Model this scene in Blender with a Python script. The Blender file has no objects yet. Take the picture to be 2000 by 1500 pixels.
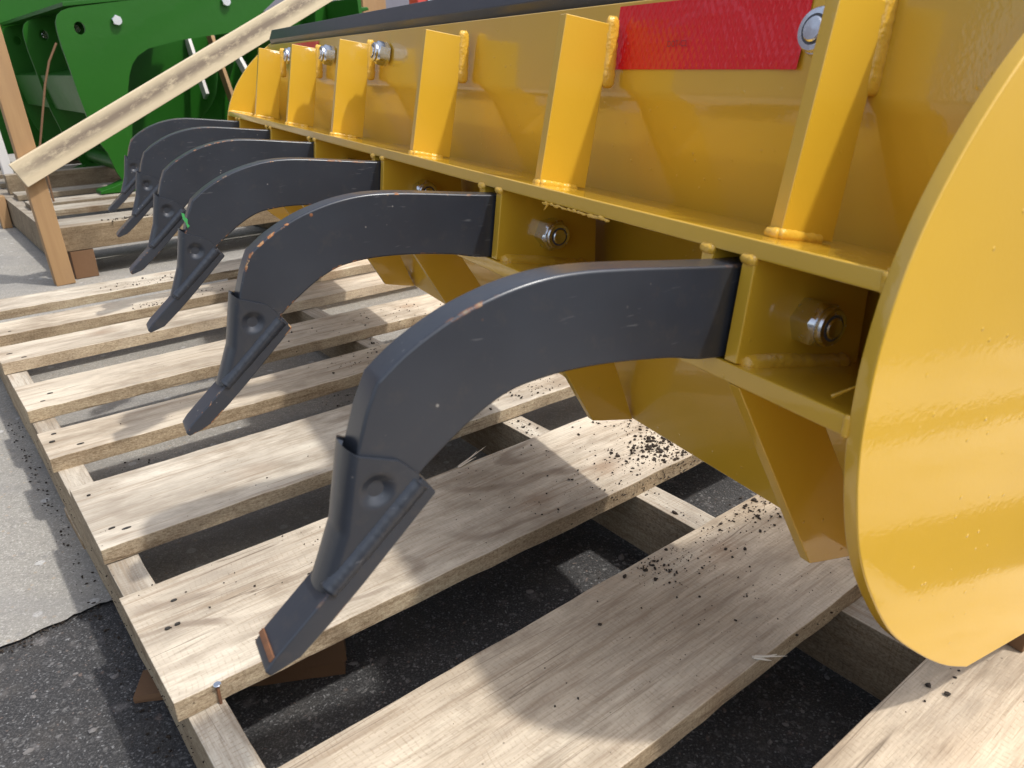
import bpy, bmesh, math, random
from mathutils import Vector, Matrix, geometry, noise
random.seed(7)
scene = bpy.context.scene
C = scene.collection
R = math.radians

# ------------------------------------------------------------------ camera, world, sun, exposure
cam = bpy.data.cameras.new('camera'); camo = bpy.data.objects.new('camera', cam); C.objects.link(camo)
cam.sensor_fit = 'HORIZONTAL'; cam.sensor_width = 36.0; cam.lens = 36 * 1499.68 / 2000
CR = Matrix(((0.99977044, -0.00832372, -0.01974285), (-0.02142579, -0.38840151, -0.92124112), (0.0, 0.92145265, -0.38849069)))
m = Matrix((CR[0], -CR[1], -CR[2])).transposed().to_4x4()
m.translation = Vector((0, 0, 0.495)); camo.matrix_world = m
cam.clip_start = 0.02; cam.clip_end = 300
cam.dof.use_dof = True; cam.dof.focus_distance = 0.80; cam.dof.aperture_fstop = 18.0
scene.camera = camo

SUN = Vector((0.579, -0.235, 1.0)).normalized()
w = bpy.data.worlds.new('World'); scene.world = w; w.use_nodes = True
nt = w.node_tree; sky = nt.nodes.new('ShaderNodeTexSky'); sky.sky_type = 'NISHITA'; sky.sun_disc = False
sky.sun_elevation = math.asin(SUN.z); sky.sun_rotation = math.atan2(SUN.x, SUN.y); sky.dust_density = 3.0; sky.ozone_density = 0.8
hs = nt.nodes.new('ShaderNodeHueSaturation'); hs.inputs['Saturation'].default_value = 0.55      # hazy, pale sky
nt.links.new(sky.outputs[0], hs.inputs['Color']); nt.links.new(hs.outputs[0], nt.nodes['Background'].inputs[0]); nt.nodes['Background'].inputs[1].default_value = 0.15
sl = bpy.data.lights.new('sun', 'SUN'); sl.energy = 2.05; sl.angle = R(2.2); sl.color = (1.0, 0.97, 0.92)
so = bpy.data.objects.new('sun', sl); C.objects.link(so); so.rotation_euler = SUN.to_track_quat('Z', 'Y').to_euler(); so.location = SUN * 6
vs = scene.view_settings; vs.view_transform = 'Standard'; vs.look = 'None'; vs.gamma = 1; vs.exposure = 0.60

# ------------------------------------------------------------------ node helpers
class NB:
    def __init__(s, name):
        s.m = bpy.data.materials.new(name); s.m.use_nodes = True; s.t = s.m.node_tree
        s.b = s.t.nodes['Principled BSDF']; s.co = s.n('ShaderNodeTexCoord').outputs['Object']
    def n(s, k, **kw):
        x = s.t.nodes.new(k)
        for a, v in kw.items(): setattr(x, a, v)
        return x
    def put(s, sock, v):
        if isinstance(v, bpy.types.NodeSocket): s.t.links.new(v, sock)
        elif v is not None:
            if hasattr(sock.default_value, '__len__') and not hasattr(v, '__len__'): v = [v] * len(sock.default_value)
            if hasattr(sock.default_value, '__len__') and len(sock.default_value) == 4 and len(v) == 3: v = (*v, 1)
            sock.default_value = v
    def map(s, vec=None, scale=(1, 1, 1), loc=(0, 0, 0), rot=(0, 0, 0)):
        x = s.n('ShaderNodeMapping'); s.put(x.inputs[0], vec or s.co); s.put(x.inputs['Scale'], scale); s.put(x.inputs['Location'], loc); s.put(x.inputs['Rotation'], rot)
        return x.outputs[0]
    def noise(s, vec=None, scale=5, detail=4, rough=0.55, dist=0, col=False):
        x = s.n('ShaderNodeTexNoise'); s.put(x.inputs['Vector'], vec or s.co); s.put(x.inputs['Scale'], scale); s.put(x.inputs['Detail'], detail); s.put(x.inputs['Roughness'], rough); s.put(x.inputs['Distortion'], dist)
        return x.outputs['Color' if col else 'Fac']
    def vor(s, vec=None, scale=5, feature='F1', out='Distance', rnd=1.0):
        x = s.n('ShaderNodeTexVoronoi', feature=feature); s.put(x.inputs['Vector'], vec or s.co); s.put(x.inputs['Scale'], scale); s.put(x.inputs['Randomness'], rnd)
        return x.outputs[out]
    def ramp(s, f, stops, interp='LINEAR'):
        x = s.n('ShaderNodeValToRGB'); s.put(x.inputs[0], f); e = x.color_ramp; e.interpolation = interp
        while len(e.elements) < len(stops): e.elements.new(0.5)
        for el, (p, c) in zip(e.elements, stops):
            el.position = p; el.color = (*c, 1) if hasattr(c, '__len__') else (c, c, c, 1)
        return x.outputs[0]
    def math(s, op, a, b=None, c=None, clamp=False):
        x = s.n('ShaderNodeMath', operation=op, use_clamp=clamp)
        for i, v in enumerate((a, b, c)):
            if v is not None: s.put(x.inputs[i], v)
        return x.outputs[0]
    def mix(s, f, a, b, mode='MIX'):
        x = s.n('ShaderNodeMix', data_type='RGBA', blend_type=mode); s.put(x.inputs[0], f); s.put(x.inputs[6], a); s.put(x.inputs[7], b)
        return x.outputs[2]
    def sep(s, v):
        x = s.n('ShaderNodeSeparateXYZ'); s.put(x.inputs[0], v); return x.outputs
    def objcol(s):
        x = s.n('ShaderNodeObjectInfo'); s.alpha = x.outputs['Alpha']; return x.outputs['Color'], x.outputs['Random']
    def bump(s, h, strength=0.3, dist=0.001, normal=None):
        x = s.n('ShaderNodeBump'); s.put(x.inputs['Strength'], strength); s.put(x.inputs['Distance'], dist); s.put(x.inputs['Height'], h)
        if normal: s.put(x.inputs['Normal'], normal)
        return x.outputs[0]
    def set(s, **kw):
        for k, v in kw.items(): s.put(s.b.inputs[k.replace('_', ' ')], v)
        return s.m

# ------------------------------------------------------------------ materials
def mat_yellow():
    b = NB('yellow_paint')
    v = b.noise(scale=7, detail=3)
    col = b.mix(b.ramp(v, [(0.3, 0), (0.7, 1)]), (0.64, 0.378, 0.022), (0.70, 0.418, 0.030))
    wn = b.noise(scale=40, detail=2)
    sp = b.vor(scale=95); spm = b.math('MULTIPLY', b.ramp(sp, [(0.0, 1), (0.13, 0)]), b.ramp(b.noise(scale=9, detail=2), [(0.48, 0), (0.58, 1)]))
    pit = b.vor(b.map(loc=(3, 1, 2)), scale=33); pm = b.math('MULTIPLY', b.ramp(pit, [(0.035, 1), (0.05, 0)]), b.ramp(b.noise(scale=14, detail=1), [(0.60, 0), (0.66, 1)]))
    col = b.mix(pm, col, (0.05, 0.028, 0.01))
    peel = b.noise(scale=330, detail=2, rough=0.5)
    h = b.math('ADD', b.math('MULTIPLY', peel, 0.22), b.math('MULTIPLY', spm, 2.0)); h = b.math('ADD', h, b.math('MULTIPLY', wn, 0.30))
    n = b.bump(h, 0.32, 0.0009)
    return b.set(Base_Color=col, Roughness=0.36, Normal=n, Coat_Weight=1.0, Coat_IOR=1.52, Coat_Roughness=b.ramp(b.noise(scale=11, detail=6, rough=0.7), [(0.40, 0.010), (0.75, 0.09)]), Coat_Normal=n)
def mat_weld():
    b = NB('painted_weld')
    n = b.bump(b.noise(scale=260, detail=3), 0.5, 0.002)
    return b.set(Base_Color=(0.72, 0.42, 0.04), Roughness=0.3, Normal=n, Coat_Weight=0.6, Coat_Roughness=0.04, Coat_Normal=n)
def mat_steel(edge=False):
    b = NB('worn_edge_paint' if edge else 'charcoal_satin_paint')
    oc, rnd = b.objcol()
    off = b.n('ShaderNodeCombineXYZ'); b.put(off.inputs[0], b.math('MULTIPLY', rnd, 9.0)); b.put(off.inputs[1], b.math('MULTIPLY', rnd, 5.0))
    va = b.n('ShaderNodeVectorMath', operation='ADD'); b.put(va.inputs[0], b.co); b.put(va.inputs[1], off.outputs[0]); p = va.outputs[0]
    oc3 = b.sep(oc)
    c = b.mix(b.ramp(b.noise(p, scale=16, detail=4), [(0.3, 0), (0.7, 1)]), (0.021, 0.025, 0.034), (0.029, 0.034, 0.045))
    c = b.mix(b.ramp(b.noise(p, scale=70, detail=5, rough=0.7), [(0.56, 0), (0.72, 0.5)]), c, (0.055, 0.050, 0.048))
    sc = b.noise(b.map(p, scale=(60, 400, 420), rot=(0, 0.5, 0)), scale=1, detail=2); sm = b.math('MULTIPLY', b.ramp(sc, [(0.66, 0), (0.70, 1)]), b.ramp(b.noise(p, scale=22, detail=1), [(0.52, 0), (0.60, 1)]))
    c = b.mix(b.math('MULTIPLY', sm, 0.35), c, (0.16, 0.16, 0.165))
    dots = b.math('MULTIPLY', b.ramp(b.vor(p, scale=110), [(0.07, 1), (0.10, 0)]), b.ramp(b.noise(p, scale=30, detail=1), [(0.56, 0), (0.60, 1)]))
    c = b.mix(b.math('MULTIPLY', dots, 0.8), c, (0.26, 0.24, 0.22))
    if edge: rm = b.math('MULTIPLY', b.ramp(b.noise(p, scale=130, detail=4, rough=0.7), [(0.50, 0), (0.56, 1)]), b.ramp(b.noise(p, scale=17, detail=2), [(0.55, 0), (0.60, 1)]))
    else: rm = b.math('MULTIPLY', b.ramp(b.vor(p, scale=62), [(0.09, 1), (0.13, 0)]), b.ramp(b.noise(p, scale=24, detail=1), [(0.63, 0), (0.66, 1)]))
    r = b.math('MULTIPLY', rm, oc3[0])
    rc = b.ramp(b.noise(p, scale=260, detail=3), [(0.35, (0.07, 0.03, 0.018)), (0.55, (0.34, 0.13, 0.045)), (0.7, (0.42, 0.30, 0.16))])
    c = b.mix(r, c, rc)
    h = b.math('ADD', b.math('MULTIPLY', b.noise(p, scale=420, detail=2), 0.3), b.math('MULTIPLY', r, 0.6))
    n = b.bump(h, 0.25, 0.0005)
    return b.set(Base_Color=c, Roughness=b.math('ADD', 0.36, b.math('MULTIPLY', r, 0.4)), Normal=n, Coat_Weight=b.math('MULTIPLY', b.math('SUBTRACT', 1.0, r), 0.32), Coat_Roughness=0.24, Coat_IOR=1.6)
def mat_rust():
    b = NB('rust')
    c = b.mix(b.noise(scale=120, detail=4), (0.06, 0.035, 0.025), (0.28, 0.115, 0.045))
    return b.set(Base_Color=c, Roughness=0.8, Normal=b.bump(b.noise(scale=400), 0.4, 0.0006))
def mat_zinc():
    b = NB('zinc_plated_steel')
    return b.set(Base_Color=(0.72, 0.74, 0.78), Metallic=1.0, Roughness=b.ramp(b.noise(scale=200), [(0.3, 0.14), (0.7, 0.3)]))
def mat_dark_metal(): return NB('dark_steel').set(Base_Color=(0.06, 0.055, 0.05), Metallic=0.6, Roughness=0.55)
def mat_wood():
    b = NB('weathered_plank_wood')
    oc, rnd = b.objcol(); o = b.sep(oc)   # R warm..grey, G kerf amount, B ring amount
    off = b.n('ShaderNodeCombineXYZ')
    for i, k in enumerate((37.0, 11.0, 5.0)): b.put(off.inputs[i], b.math('MULTIPLY', rnd, k))
    va = b.n('ShaderNodeVectorMath', operation='ADD'); b.put(va.inputs[0], b.co); b.put(va.inputs[1], off.outputs[0]); p = va.outputs[0]
    broad = b.noise(b.map(p, scale=(3.0, 15, 10)), scale=1, detail=7, rough=0.66)
    warm = b.ramp(broad, [(0.25, (0.36, 0.285, 0.20)), (0.5, (0.54, 0.455, 0.345)), (0.75, (0.69, 0.61, 0.48))])
    grey = b.ramp(broad, [(0.25, (0.26, 0.24, 0.21)), (0.5, (0.49, 0.46, 0.405)), (0.75, (0.71, 0.675, 0.60))])
    c = b.mix(o[0], warm, grey)
    # long streaks
    st = b.noise(b.map(p, scale=(5.5, 150, 150)), scale=1, detail=6, rough=0.72, dist=0.15)
    c = b.mix(b.ramp(st, [(0.50, 0), (0.68, 0.7)]), c, (0.24, 0.18, 0.125))
    # cathedral growth rings: contours of a stretched field
    f = b.noise(b.map(p, scale=(3.2, 9, 5)), scale=1, detail=1, rough=0.3)
    fw = b.math('ADD', b.math('MULTIPLY', f, 44.0), b.math('MULTIPLY', b.noise(p, scale=30, detail=3), 1.4))
    ring = b.math('SINE', fw); rl = b.ramp(ring, [(0.72, 0), (0.96, 1)])
    rl = b.math('MULTIPLY', rl, b.math('MULTIPLY', o[2], b.ramp(b.noise(p, scale=11, detail=2), [(0.40, 0.2), (0.6, 1)])))
    c = b.mix(b.math('MULTIPLY', rl, 0.72), c, (0.17, 0.13, 0.10))
    # circular-saw kerf: cross lines, broken up
    xyz = b.sep(p)
    kx = b.math('ADD', b.math('MULTIPLY', xyz[0], 1450.0), b.math('MULTIPLY', b.noise(b.map(p, scale=(2, 3, 1)), scale=4, detail=2), 55.0))
    kf = b.ramp(b.math('SINE', kx), [(0.55, 0), (1.0, 1)])
    kf = b.math('MULTIPLY', kf, b.ramp(b.noise(b.map(p, scale=(60, 420, 60)), scale=1, detail=3), [(0.42, 0), (0.62, 1)]))
    lx = b.ramp(b.noise(b.map(p, scale=(40, 900, 200)), scale=1, detail=2), [(0.56, 0), (0.70, 1)])
    kf = b.math('MULTIPLY', b.math('MAXIMUM', kf, b.math('MULTIPLY', lx, 0.8)), o[1])
    c = b.mix(b.math('MULTIPLY', kf, 0.55), c, (0.24, 0.17, 0.10))
    # grey weather stains and small dark specks
    c = b.mix(b.math('MULTIPLY', b.ramp(b.noise(b.map(p, scale=(5, 16, 10)), scale=1.2, detail=6, rough=0.7), [(0.50, 0), (0.68, 0.8)]), o[0]), c, (0.29, 0.262, 0.225))
    sp = b.math('MULTIPLY', b.ramp(b.vor(p, scale=120), [(0.06, 1), (0.12, 0)]), b.ramp(b.noise(p, scale=18, detail=2), [(0.56, 0), (0.62, 1)]))
    c = b.mix(b.math('MULTIPLY', sp, 0.75), c, (0.05, 0.04, 0.03))
    ck = b.noise(b.map(p, scale=(2.2, 55, 20)), scale=1, detail=2, rough=0.4); ck = b.math('MULTIPLY', b.ramp(b.math('ABSOLUTE', b.math('SUBTRACT', ck, 0.5)), [(0.0, 1), (0.010, 0)]), b.ramp(b.noise(b.map(p, scale=(6, 22, 10)), scale=1, detail=2), [(0.56, 0), (0.62, 1)]))
    c = b.mix(b.math('MULTIPLY', ck, 0.75), c, (0.09, 0.065, 0.045))
    c = b.mix(b.ramp(b.noise(b.map(p, scale=(7, 13, 10), loc=(5, 9, 1)), scale=1, detail=6, rough=0.72), [(0.50, 0), (0.70, 0.7)]), c, (0.22, 0.18, 0.135))
    # knots
    kn = b.vor(b.map(p, scale=(5.5, 9, 2)), scale=1); km = b.ramp(kn, [(0.05, 1), (0.10, 0.5), (0.2, 0)])
    c = b.mix(b.math('MULTIPLY', km, 0.5), c, (0.22, 0.13, 0.07))
    fine = b.noise(b.map(p, scale=(60, 700, 700)), scale=1, detail=3)
    c = b.mix(0.5, c, b.mix(fine, (0.30, 0.24, 0.18), (0.92, 0.86, 0.76)), 'OVERLAY')
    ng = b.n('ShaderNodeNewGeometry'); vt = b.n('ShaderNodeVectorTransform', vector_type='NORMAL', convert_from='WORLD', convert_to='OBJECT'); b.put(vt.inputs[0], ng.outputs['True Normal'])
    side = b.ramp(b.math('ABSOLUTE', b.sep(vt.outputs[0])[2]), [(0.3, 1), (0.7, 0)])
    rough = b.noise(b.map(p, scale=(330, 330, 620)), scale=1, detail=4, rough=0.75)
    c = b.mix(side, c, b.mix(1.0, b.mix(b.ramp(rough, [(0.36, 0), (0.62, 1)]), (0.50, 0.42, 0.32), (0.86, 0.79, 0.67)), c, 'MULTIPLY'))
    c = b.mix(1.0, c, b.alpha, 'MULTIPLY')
    h = b.math('ADD', b.math('MULTIPLY', st, 0.5), b.math('MULTIPLY', fine, 0.5)); h = b.math('SUBTRACT', h, b.math('MULTIPLY', kf, 0.5)); h = b.math('SUBTRACT', h, b.math('MULTIPLY', rl, 0.4)); h = b.math('ADD', h, b.math('MULTIPLY', side, b.math('MULTIPLY', rough, 1.4)))
    return b.set(Base_Color=c, Roughness=0.78, Normal=b.bump(h, 0.55, 0.0009), Specular_IOR_Level=0.3)
def mat_lumber():
    b = NB('yellow_lumber'); oc, rnd = b.objcol()
    st = b.noise(b.map(scale=(60, 60, 4)), scale=1, detail=4, dist=0.3)
    c = b.mix(st, (0.25, 0.14, 0.06), (0.42, 0.26, 0.12))
    c = b.mix(b.ramp(b.noise(b.map(scale=(20, 20, 8)), scale=1.3, detail=5), [(0.5, 0), (0.75, 0.6)]), c, (0.30, 0.18, 0.09))
    return b.set(Base_Color=c, Roughness=0.75, Normal=b.bump(st, 0.3, 0.001))
def mat_brace():
    b = NB('stained_brace_wood')
    x = b.sep(b.co)
    st = b.noise(b.map(scale=(7, 60, 60)), scale=1, detail=5, rough=0.65)
    c = b.mix(st, (0.52, 0.42, 0.27), (0.70, 0.60, 0.42))
    mid = b.ramp(b.math('ABSOLUTE', b.math('SUBTRACT', x[1], -0.004)), [(0.004, 1), (0.021, 0)])
    stain = b.math('MULTIPLY', mid, b.ramp(b.noise(b.map(scale=(16, 40, 30)), scale=1.4, detail=6, rough=0.75), [(0.32, 0), (0.52, 0.95)]))
    stain = b.math('MULTIPLY', stain, b.ramp(x[0], [(0.0, 0.5), (0.08, 1)]))
    c = b.mix(stain, c, (0.20, 0.155, 0.115))
    return b.set(Base_Color=c, Roughness=0.8, Normal=b.bump(st, 0.3, 0.001))
def mat_asphalt():
    b = NB('asphalt_surface')
    c = b.mix(b.noise(scale=9, detail=5), (0.018, 0.018, 0.020), (0.050, 0.048, 0.047))
    for sc, th, pres, col in ((150, 0.30, 0.46, (0.30, 0.29, 0.28)), (70, 0.26, 0.55, (0.20, 0.19, 0.19)), (38, 0.24, 0.60, (0.24, 0.22, 0.21)), (330, 0.34, 0.42, (0.42, 0.42, 0.42))):
        p = b.map(loc=(sc * 0.13, sc * 0.07, 0), scale=(1, 1, 0.01))
        dv = b.n('ShaderNodeTexVoronoi'); b.put(dv.inputs['Vector'], b.mix(0.02, p, b.noise(p, scale=40, col=True))); b.put(dv.inputs['Scale'], sc)
        msk = b.math('MULTIPLY', b.ramp(dv.outputs['Distance'], [(th - 0.14, 1), (th + 0.04, 0)]), b.ramp(b.sep(dv.outputs['Color'])[0], [(pres, 0), (pres + 0.02, 1)]))
        sc_c = b.mix(b.sep(dv.outputs['Color'])[1], tuple(x * 0.35 for x in col), col)
        sc_c = b.mix(b.ramp(b.sep(dv.outputs['Color'])[2], [(0.88, 0), (0.9, 0.6)]), sc_c, (0.30, 0.17, 0.11))
        c = b.mix(b.math('MULTIPLY', msk, 0.5), c, sc_c)
    c = b.mix(b.ramp(b.noise(scale=520, detail=3, rough=0.8), [(0.50, 0), (0.66, 0.55)]), c, (0.19, 0.185, 0.18)); c = b.mix(b.ramp(b.noise(scale=430, detail=3, rough=0.8), [(0.34, 0.75), (0.48, 0)]), c, (0.012, 0.012, 0.013))
    c = b.mix(b.ramp(b.noise(scale=14, detail=6, rough=0.7), [(0.5, 0), (0.75, 0.5)]), c, (0.085, 0.075, 0.065))
    h = b.math('ADD', b.noise(scale=260, detail=4), b.math('MULTIPLY', b.vor(scale=150), 0.7))
    return b.set(Base_Color=c, Roughness=0.85, Normal=b.bump(h, 0.8, 0.002))
def mat_concrete():
    b = NB('concrete_surface')
    c = b.mix(b.noise(scale=5, detail=7, rough=0.65), (0.24, 0.225, 0.198), (0.36, 0.34, 0.30))
    c = b.mix(b.ramp(b.noise(scale=90, detail=5, rough=0.7), [(0.5, 0), (0.68, 0.5)]), c, (0.18, 0.17, 0.155))
    for sc, pres, col, f in ((70, 0.72, (0.20, 0.19, 0.18), 0.6), (45, 0.80, (0.62, 0.61, 0.60), 0.55), (170, 0.6, (0.17, 0.15, 0.13), 0.5), (120, 0.75, (0.40, 0.30, 0.20), 0.5)):
        dv = b.n('ShaderNodeTexVoronoi'); b.put(dv.inputs['Vector'], b.map(loc=(sc, 2, 0), scale=(1, 1, 0.01))); b.put(dv.inputs['Scale'], sc)
        msk = b.math('MULTIPLY', b.ramp(dv.outputs['Distance'], [(0.2, 1), (0.27, 0)]), b.ramp(b.sep(dv.outputs['Color'])[0], [(pres, 0), (pres + 0.02, f)]))
        c = b.mix(msk, c, col)
    c = b.mix(b.ramp(b.noise(scale=480, detail=3, rough=0.8), [(0.47, 0), (0.66, 0.6)]), c, (0.16, 0.15, 0.13)); c = b.mix(b.ramp(b.noise(scale=390, detail=3, rough=0.8), [(0.52, 0), (0.68, 0.6)]), c, (0.62, 0.59, 0.54))
    c = b.mix(b.ramp(b.noise(b.map(scale=(2.5, 9, 1)), scale=1, detail=4), [(0.5, 0), (0.7, 0.5)]), c, (0.20, 0.195, 0.19))
    h = b.math('ADD', b.noise(scale=320, detail=4), b.math('MULTIPLY', b.vor(scale=130), 0.5))
    return b.set(Base_Color=c, Roughness=0.85, Normal=b.bump(h, 0.6, 0.0015))
def mat_sticker():
    b = NB('red_reflective_tape')
    x = b.sep(b.co)
    def fam(sg):
        u = b.math('ADD', b.math('MULTIPLY', x[1], 150.0), b.math('MULTIPLY', x[2], sg * 95.0)); return b.math('PINGPONG', u, 0.5)
    u, v = fam(1), fam(-1); ln = b.ramp(b.math('MINIMUM', u, v), [(0.03, 1), (0.09, 0)])
    c = b.mix(b.math('MULTIPLY', ln, 0.35), (0.74, 0.001, 0.008), (0.80, 0.04, 0.04))
    wr = b.noise(b.map(scale=(10, 17, 26)), scale=1, detail=2, dist=0.5)
    cell = b.math('MULTIPLY', u, v)
    h = b.math('ADD', b.math('MULTIPLY', wr, 1.0), b.math('MULTIPLY', cell, 0.30))
    n = b.bump(h, 0.5, 0.010)
    return b.set(Base_Color=c, Roughness=0.5, Normal=n, Specular_IOR_Level=0.2, Coat_Weight=0.8, Coat_Roughness=0.02, Coat_Normal=n)
def mat_paint(name, col, rough=0.3, coat=0.8):
    b = NB(name); n = b.bump(b.noise(scale=25, detail=2), 0.15, 0.004)
    c = b.mix(b.noise(scale=4, detail=4), tuple(x * 0.85 for x in col), tuple(min(1, x * 1.12) for x in col))
    return b.set(Base_Color=c, Roughness=rough, Coat_Weight=coat, Coat_Roughness=0.05, Normal=n, Coat_Normal=n)
def mat_mulch():
    b = NB('dark_mulch'); c = b.mix(b.noise(scale=300, detail=3), (0.012, 0.009, 0.007), (0.05, 0.034, 0.022))
    return b.set(Base_Color=c, Roughness=0.9)
def mat_plain(name, col, rough=0.8):
    b = NB(name); c = b.mix(b.noise(scale=6, detail=5), tuple(x * 0.8 for x in col), tuple(min(1, x * 1.15) for x in col))
    return b.set(Base_Color=c, Roughness=rough, Normal=b.bump(b.noise(scale=90, detail=4), 0.3, 0.002))
YEL = mat_yellow(); WELD = mat_weld(); STEEL = mat_steel(); EDGE = mat_steel(True); RUST = mat_rust(); ZINC = mat_zinc(); DARKM = mat_dark_metal()
WOOD = mat_wood(); LUMBER = mat_lumber(); BRACE = mat_brace(); ASPH = mat_asphalt(); CONC = mat_concrete(); STICK = mat_sticker(); MULCH = mat_mulch()
GREEN = mat_paint('green_paint', (0.012, 0.095, 0.005), 0.45, 0.10); GREEN.node_tree.nodes['Principled BSDF'].inputs['Specular IOR Level'].default_value = 0.25; RED = mat_paint('red_paint', (0.50, 0.025, 0.012))
WHITEW = mat_plain('pale_sunbleached_wood', (0.66, 0.63, 0.60)); WALLM = mat_plain('grey_shed_cladding', (0.16, 0.155, 0.185)); BARK = mat_plain('brown_damp_wood', (0.16, 0.085, 0.04))
SPLIN = mat_plain('pale_splinter_wood', (0.72, 0.64, 0.52)); GREENCHIP = mat_plain('green_paint_flake', (0.06, 0.35, 0.10), 0.4); NYLON = mat_plain('nylon_insert', (0.10, 0.10, 0.11), 0.4); INK = mat_plain('faded_grey_ink', (0.30, 0.02, 0.04), 0.5)

# ------------------------------------------------------------------ mesh helpers
def link(name, mesh, mat, parent=None, loc=(0, 0, 0), rot=(0, 0, 0)):
    o = bpy.data.objects.new(name, mesh); C.objects.link(o)
    if mat and not mesh.materials: mesh.materials.append(mat)
    o.location = loc; o.rotation_euler = rot
    if parent: o.parent = parent
    return o
def fin(bm, name, bevel=0.0, seg=2, ang=35, limit=30, emat=0):
    bmesh.ops.recalc_face_normals(bm, faces=bm.faces[:])
    if bevel:
        es = [e for e in bm.edges if len(e.link_faces) == 2 and e.calc_face_angle(0) > R(limit)]
        r = bmesh.ops.bevel(bm, geom=es, offset=bevel, segments=seg, profile=0.5, affect='EDGES', clamp_overlap=True)
        for f in r['faces']: f.material_index = emat
    bm.normal_update(); ca = math.cos(R(max(ang, 46) if bevel else ang)); nors = []
    for f in bm.faces:                       # face-area weighted normals, so flat faces stay flat beside rounded edges
        f.smooth = True
    for f in bm.faces:
        for l in f.loops:
            n = Vector()
            for g in l.vert.link_faces:
                if g.normal.dot(f.normal) > ca: n += g.normal * max(g.calc_area(), 1e-12)
            nors.append(n.normalized() if n.length > 0 else f.normal.copy())
    me = bpy.data.meshes.new(name); bm.to_mesh(me); bm.free()
    me.normals_split_custom_set(nors); return me
def prism(pts, y0, y1, name='part', bevel=0.0008, holes=(), axis='Y', ang=35, emat=0):
    """profile points (a,b) in the XZ plane, extruded along Y (or XY extruded along Z)"""
    bm = bmesh.new()
    def V(a, bb, y): return bm.verts.new((a, y, bb) if axis == 'Y' else (a, bb, y) if axis == 'Z' else (y, a, bb))
    loops = [pts, *holes]
    lo = [[V(a, c, y0) for a, c in l] for l in loops]; hi = [[V(a, c, y1) for a, c in l] for l in loops]
    if holes:
        tri = geometry.tessellate_polygon([[Vector((a, c, 0)) for a, c in l] for l in loops])
        fl = [v for l in lo for v in l]; fh = [v for l in hi for v in l]
        for t in tri:
            bm.faces.new([fl[i] for i in t]); bm.faces.new([fh[i] for i in t])
        bevel = 0
    else:
        bm.faces.new(lo[0]); bm.faces.new(hi[0])
    for a, c in zip(lo, hi):
        n = len(a)
        for i in range(n): bm.faces.new((a[i], a[(i + 1) % n], c[(i + 1) % n], c[i]))
    return fin(bm, name, bevel, ang=ang, emat=emat)
def box(x0, x1, y0, y1, z0, z1, name='part', bevel=0.001): return prism([(x0, z0), (x1, z0), (x1, z1), (x0, z1)], y0, y1, name, bevel)
def spline(pts, k=6, closed=False):
    out = []; n = len(pts)
    for i in range(n if closed else n - 1):
        g = lambda j: Vector(pts[j % n]) if closed else Vector(pts[max(0, min(n - 1, j))])
        p0, p1, p2, p3 = g(i - 1), g(i), g(i + 1), g(i + 2)
        for t in range(k):
            t /= k; out.append(tuple(0.5 * ((2 * p1) + (-p0 + p2) * t + (2 * p0 - 5 * p1 + 4 * p2 - p3) * t * t + (-p0 + 3 * p1 - 3 * p2 + p3) * t ** 3)))
    if not closed: out.append(tuple(pts[-1]))
    return out
def tube(path, rad, name='part', seg=8, jit=0.0, seed=0, ang=60):
    """tube along 3-D points, radius number or list, lumpy when jit"""
    bm = bmesh.new(); rr = random.Random(seed); rings = []; n = len(path); P = [Vector(p) for p in path]
    for i, p in enumerate(P):
        d = (P[min(i + 1, n - 1)] - P[max(i - 1, 0)]).normalized(); a = d.orthogonal().normalized() if i == 0 else (a - d * a.dot(d)).normalized(); c = d.cross(a)
        r = (rad[i] if hasattr(rad, '__len__') else rad) * (1 + jit * (rr.random() - 0.5) * 2)
        rings.append([bm.verts.new(p + (a * math.cos(2 * math.pi * k / seg) + c * math.sin(2 * math.pi * k / seg)) * r) for k in range(seg)])
    for a, c in zip(rings, rings[1:]):
        for k in range(seg): bm.faces.new((a[k], a[(k + 1) % seg], c[(k + 1) % seg], c[k]))
    bm.faces.new(rings[0]); bm.faces.new(rings[-1]); return fin(bm, name, 0, ang=ang)
def bead(p, q, r, name='weld_bead', step=None, seed=1):
    """a ripply weld bead from p to q"""
    p, q = Vector(p), Vector(q); L = (q - p).length; step = step or r * 0.55; n = max(4, int(L / step)); rr = random.Random(seed); pts = []; rad = []
    for i in range(n + 1):
        t = i / n; e = min(1, 8 * t + 0.6, 8 * (1 - t) + 0.6)
        pts.append(p.lerp(q, t) + Vector((rr.uniform(-1, 1), rr.uniform(-1, 1), rr.uniform(-1, 1))) * r * 0.06); rad.append(r * e * (1 + 0.05 * (-1) ** i * rr.random() + rr.uniform(-0.05, 0.07)))
    return tube(pts, rad, name, 10, 0, seed, 75)
def lathe(prof, name, seg=24, ang=35):
    """(radius, height) profile about local Z"""
    bm = bmesh.new(); rings = [[bm.verts.new((r * math.cos(2 * math.pi * k / seg), r * math.sin(2 * math.pi * k / seg), h)) for k in range(seg)] for r, h in prof]
    for a, c in zip(rings, rings[1:]):
        for k in range(seg): bm.faces.new((a[k], a[(k + 1) % seg], c[(k + 1) % seg], c[k]))
    bm.faces.new(rings[0]); bm.faces.new(rings[-1]); return fin(bm, name, 0, ang=ang)
def empty(name, loc=(0, 0, 0), rz=0, label=None, cat=None, group=None):
    o = bpy.data.objects.new(name, None); C.objects.link(o); o.location = loc; o.rotation_euler = (0, 0, rz); o.empty_display_size = 0.1
    return tag(o, label, cat, group)
def tag(o, label=None, cat=None, group=None, kind=None):
    for k, v in (('label', label), ('category', cat), ('group', group), ('kind', kind)):
        if v: o[k] = v
    return o
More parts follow.
